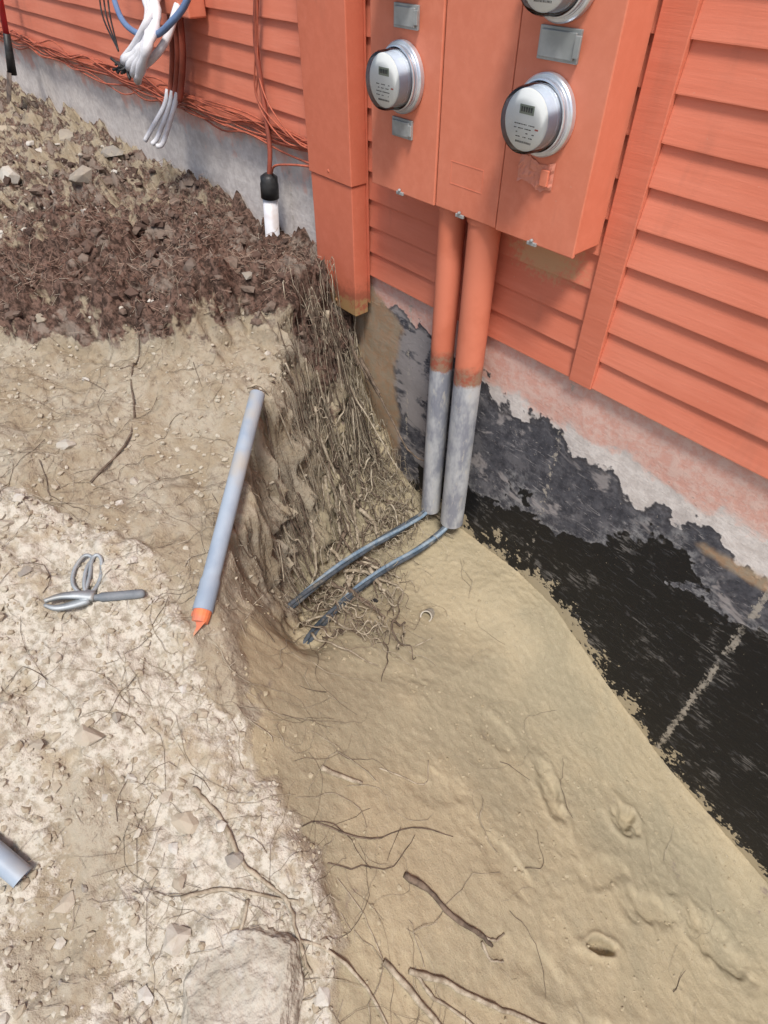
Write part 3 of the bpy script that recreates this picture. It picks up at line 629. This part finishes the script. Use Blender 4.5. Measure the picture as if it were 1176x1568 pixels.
# ---------------------------------------------------------------- stones
import bmesh
bm=bmesh.new();bmesh.ops.create_icosphere(bm,subdivisions=1,radius=1);JV=np.array([v.co[:] for v in bm.verts]);JF=np.array([tuple(v.index for v in f.verts) for f in bm.faces]);bm.free()
def hull(pts):
    bm=bmesh.new()
    for p in pts:bm.verts.new(p)
    r=bmesh.ops.convex_hull(bm,input=bm.verts[:]);bmesh.ops.delete(bm,geom=[g for g in r['geom_interior'] if isinstance(g,bmesh.types.BMVert)],context='VERTS')
    bm.verts.ensure_lookup_table();bm.verts.index_update();V_=np.array([v.co[:] for v in bm.verts]);F_=[tuple(v.index for v in f.verts) for f in bm.faces];bm.free();return V_,F_
def stone(b,x,y,r,flat=.6):
    P=rng.standard_normal((16,3));P/=np.linalg.norm(P,axis=1)[:,None];P*=np.array([rng.uniform(.9,1.3),rng.uniform(.7,1.),flat])*r
    V_,F_=hull(P.tolist());a=rng.uniform(0,6.28);c_,s__=math.cos(a),math.sin(a);V_=V_@np.array([[c_,s__,0],[-s__,c_,0],[0,0,1]])
    b.add(V_+np.array([x,y,hz(x,y)+r*flat*.25]),F_)
def scatter(name,N,xr,yr,rr,mat,cond,flat=.65,pw=4):
    b=MB();x=rng.uniform(*xr,N);y=rng.uniform(*yr,N);z0,s0,m0,sa0,pa0=H(x,y,True);k=np.where(cond(s0,m0,sa0,pa0,x,y))[0]
    x,y,z0=x[k],y[k],z0[k];N=len(x);r=rr[0]+(rr[1]-rr[0])*rng.random(N)**pw
    d_=1+.24*rng.standard_normal((N,12));sc=np.stack([rng.uniform(.7,1.3,N),rng.uniform(.7,1.2,N),flat*rng.uniform(.7,1.2,N)],1)
    V_=JV[None]*d_[:,:,None]*sc[:,None,:]*r[:,None,None];a=rng.uniform(0,6.28,N);c_,s__=np.cos(a)[:,None],np.sin(a)[:,None]
    V_=np.stack([V_[:,:,0]*c_-V_[:,:,1]*s__+x[:,None],V_[:,:,0]*s__+V_[:,:,1]*c_+y[:,None],V_[:,:,2]+(z0+r*flat*.15)[:,None]],2).reshape(-1,3)
    F_=(JF[None]+(np.arange(N)*12)[:,None,None]).reshape(-1,3).tolist();b.add(V_,F_)
    b.obj(name,[mat],None,False)
scatter('gravel',2400,(-3.5,.1),(-1.42,-.03),(.0015,.012),M_stone,lambda s,m,sa,pa,x,y:(sa<.25)&((pa>.3)|(x<-1.9)|(rng.random(len(s))<.25)))
scatter('soil_crumbs',22000,(-1.6,.1),(-1.42,-.2),(.0009,.0068),M_crumb,lambda s,m,sa,pa,x,y:(sa<.35)&(m<.5)&((pa>.3)|(rng.random(len(s))<.4))&(fbm(x,y,.1,2,77)>-.3),.7,3)
scatter('sand_clods',6500,(-1.2,.5),(-1.2,-.03),(.0006,.0048),M_clod,lambda s,m,sa,pa,x,y:(sa>.2)&(fbm(x,y,.2,2,78)>-.05))
scatter('mulch_clods',3600,(-2.6,-1.02),(-.95,-.03),(.0015,.021),M_dclod,lambda s,m,sa,pa,x,y:(m>.4)&(sa<.3)&(fbm(x,y,.2,2,45)>-.2),.7,4)
b=MB()
for x,y,r in((-.61,-1.064,.024),(-.48,-1.024,.013),(-.438,-1.018,.019),(-1.0,-1.022,.018),(-1.02,-.98,.012),(-.70,-1.187,.019),(-.40,-.982,.012),(-.55,-.918,.011),(-1.12,-.86,.016),(-1.0,-.79,.012),(-2.2,-.35,.05),(-2.5,-.25,.04),(-2.45,-.5,.05),(-2.0,-.12,.03),(-2.8,-.3,.05),(-.325,-1.10,.022),(-.35,-.99,.014),(-2.9,-.15,.05),(-3.2,-.3,.06),(-2.6,-.10,.04),(-1.9,-.45,.03),(-2.3,-.62,.035),(-1.5,-.75,.02),(-1.7,-.25,.02),(-1.25,-.95,.014),(-.15,-.985,.014),(-.13,-1.0,.011)):
    stone(b,x,y,r)
b.obj('pale_field_stones',[M_stone],None,False)
b=MB();stone(b,-.70,-.345,.012,.7);b.obj('pebble',[M_clod],None,False)
b=MB();stone(b,-.735,-.40,.010,.6);b.obj('dark_pebble',[M_blk],None,False)
# large flat boulder in the foreground
b=MB();out=[(-.314,-1.06),(-.275,-.998),(-.216,-.970),(-.172,-.996),(-.134,-1.048),(-.150,-1.108),(-.204,-1.156),(-.288,-1.132)]
zt_=hz(-.22,-1.04)+.036;c0=np.array(out).mean(0);P=[]
for i_,p in enumerate(out):
    p=np.array(p);dz=(-.016,-.002,.004,-.016,-.008,.002,.004,-.012)[i_]
    P+= [(*p,zt_-.09),(*(c0+(p-c0)*.98),zt_-.020+dz),(*(c0+(p-c0)*(.74+.14*rng.random())),zt_+dz*.3+.003*rng.random())]
V_,F_=hull(P);b.add(V_,F_);o=b.obj('flat_boulder',[M_rock],None,False,.003)
sb=o.modifiers.new('sub','SUBSURF');sb.subdivision_type='SIMPLE';sb.levels=5;sb.render_levels=5
for sc_,am in((.08,.022),(.022,.009)):
    tx=bpy.data.textures.new('rock_relief','CLOUDS');tx.noise_scale=sc_;dm=o.modifiers.new('disp','DISPLACE');dm.texture=tx;dm.strength=am
# ---------------------------------------------------------------- light, sky, camera
sd_=Vector((.44,-.34,1.0)).normalized();el=math.asin(sd_.z);az=math.atan2(sd_.x,sd_.y)
w=bpy.data.worlds.new('World');scene.world=w;w.use_nodes=True;nt=w.node_tree;sky=nt.nodes.new('ShaderNodeTexSky');sky.sky_type='NISHITA';sky.sun_disc=False;sky.sun_elevation=el;sky.sun_rotation=az;sky.dust_density=3.0;sky.air_density=1.0
bg=nt.nodes['Background'];bg.inputs[1].default_value=.15;nt.links.new(sky.outputs[0],bg.inputs[0])
sl=bpy.data.lights.new('sun','SUN');sl.energy=3.6;sl.angle=math.radians(12);sl.color=(1,.965,.91);so=bpy.data.objects.new('sun',sl);link(so);so.rotation_euler=(-sd_).to_track_quat('-Z','Y').to_euler()
cam=bpy.data.cameras.new('camera');co=bpy.data.objects.new('camera',cam);link(co);scene.camera=co
cam.sensor_fit='VERTICAL';cam.sensor_height=24;cam.lens=935/1568*24;cam.clip_end=500;cam.clip_start=.02
th=math.radians(45);ya=math.radians(40.7);h=Vector((-math.cos(ya),math.sin(ya),0));f=h*math.cos(th)-Vector((0,0,1))*math.sin(th);r=Vector((h.y,-h.x,0));u=r.cross(f)
Mx=Matrix((r,u,-f)).transposed().to_4x4();Mx.translation=Vector((0,-1,0))*S;co.matrix_world=Mx
scene.view_settings.view_transform='Standard';scene.view_settings.look='None';scene.view_settings.exposure=0
print('done',nx*ny)
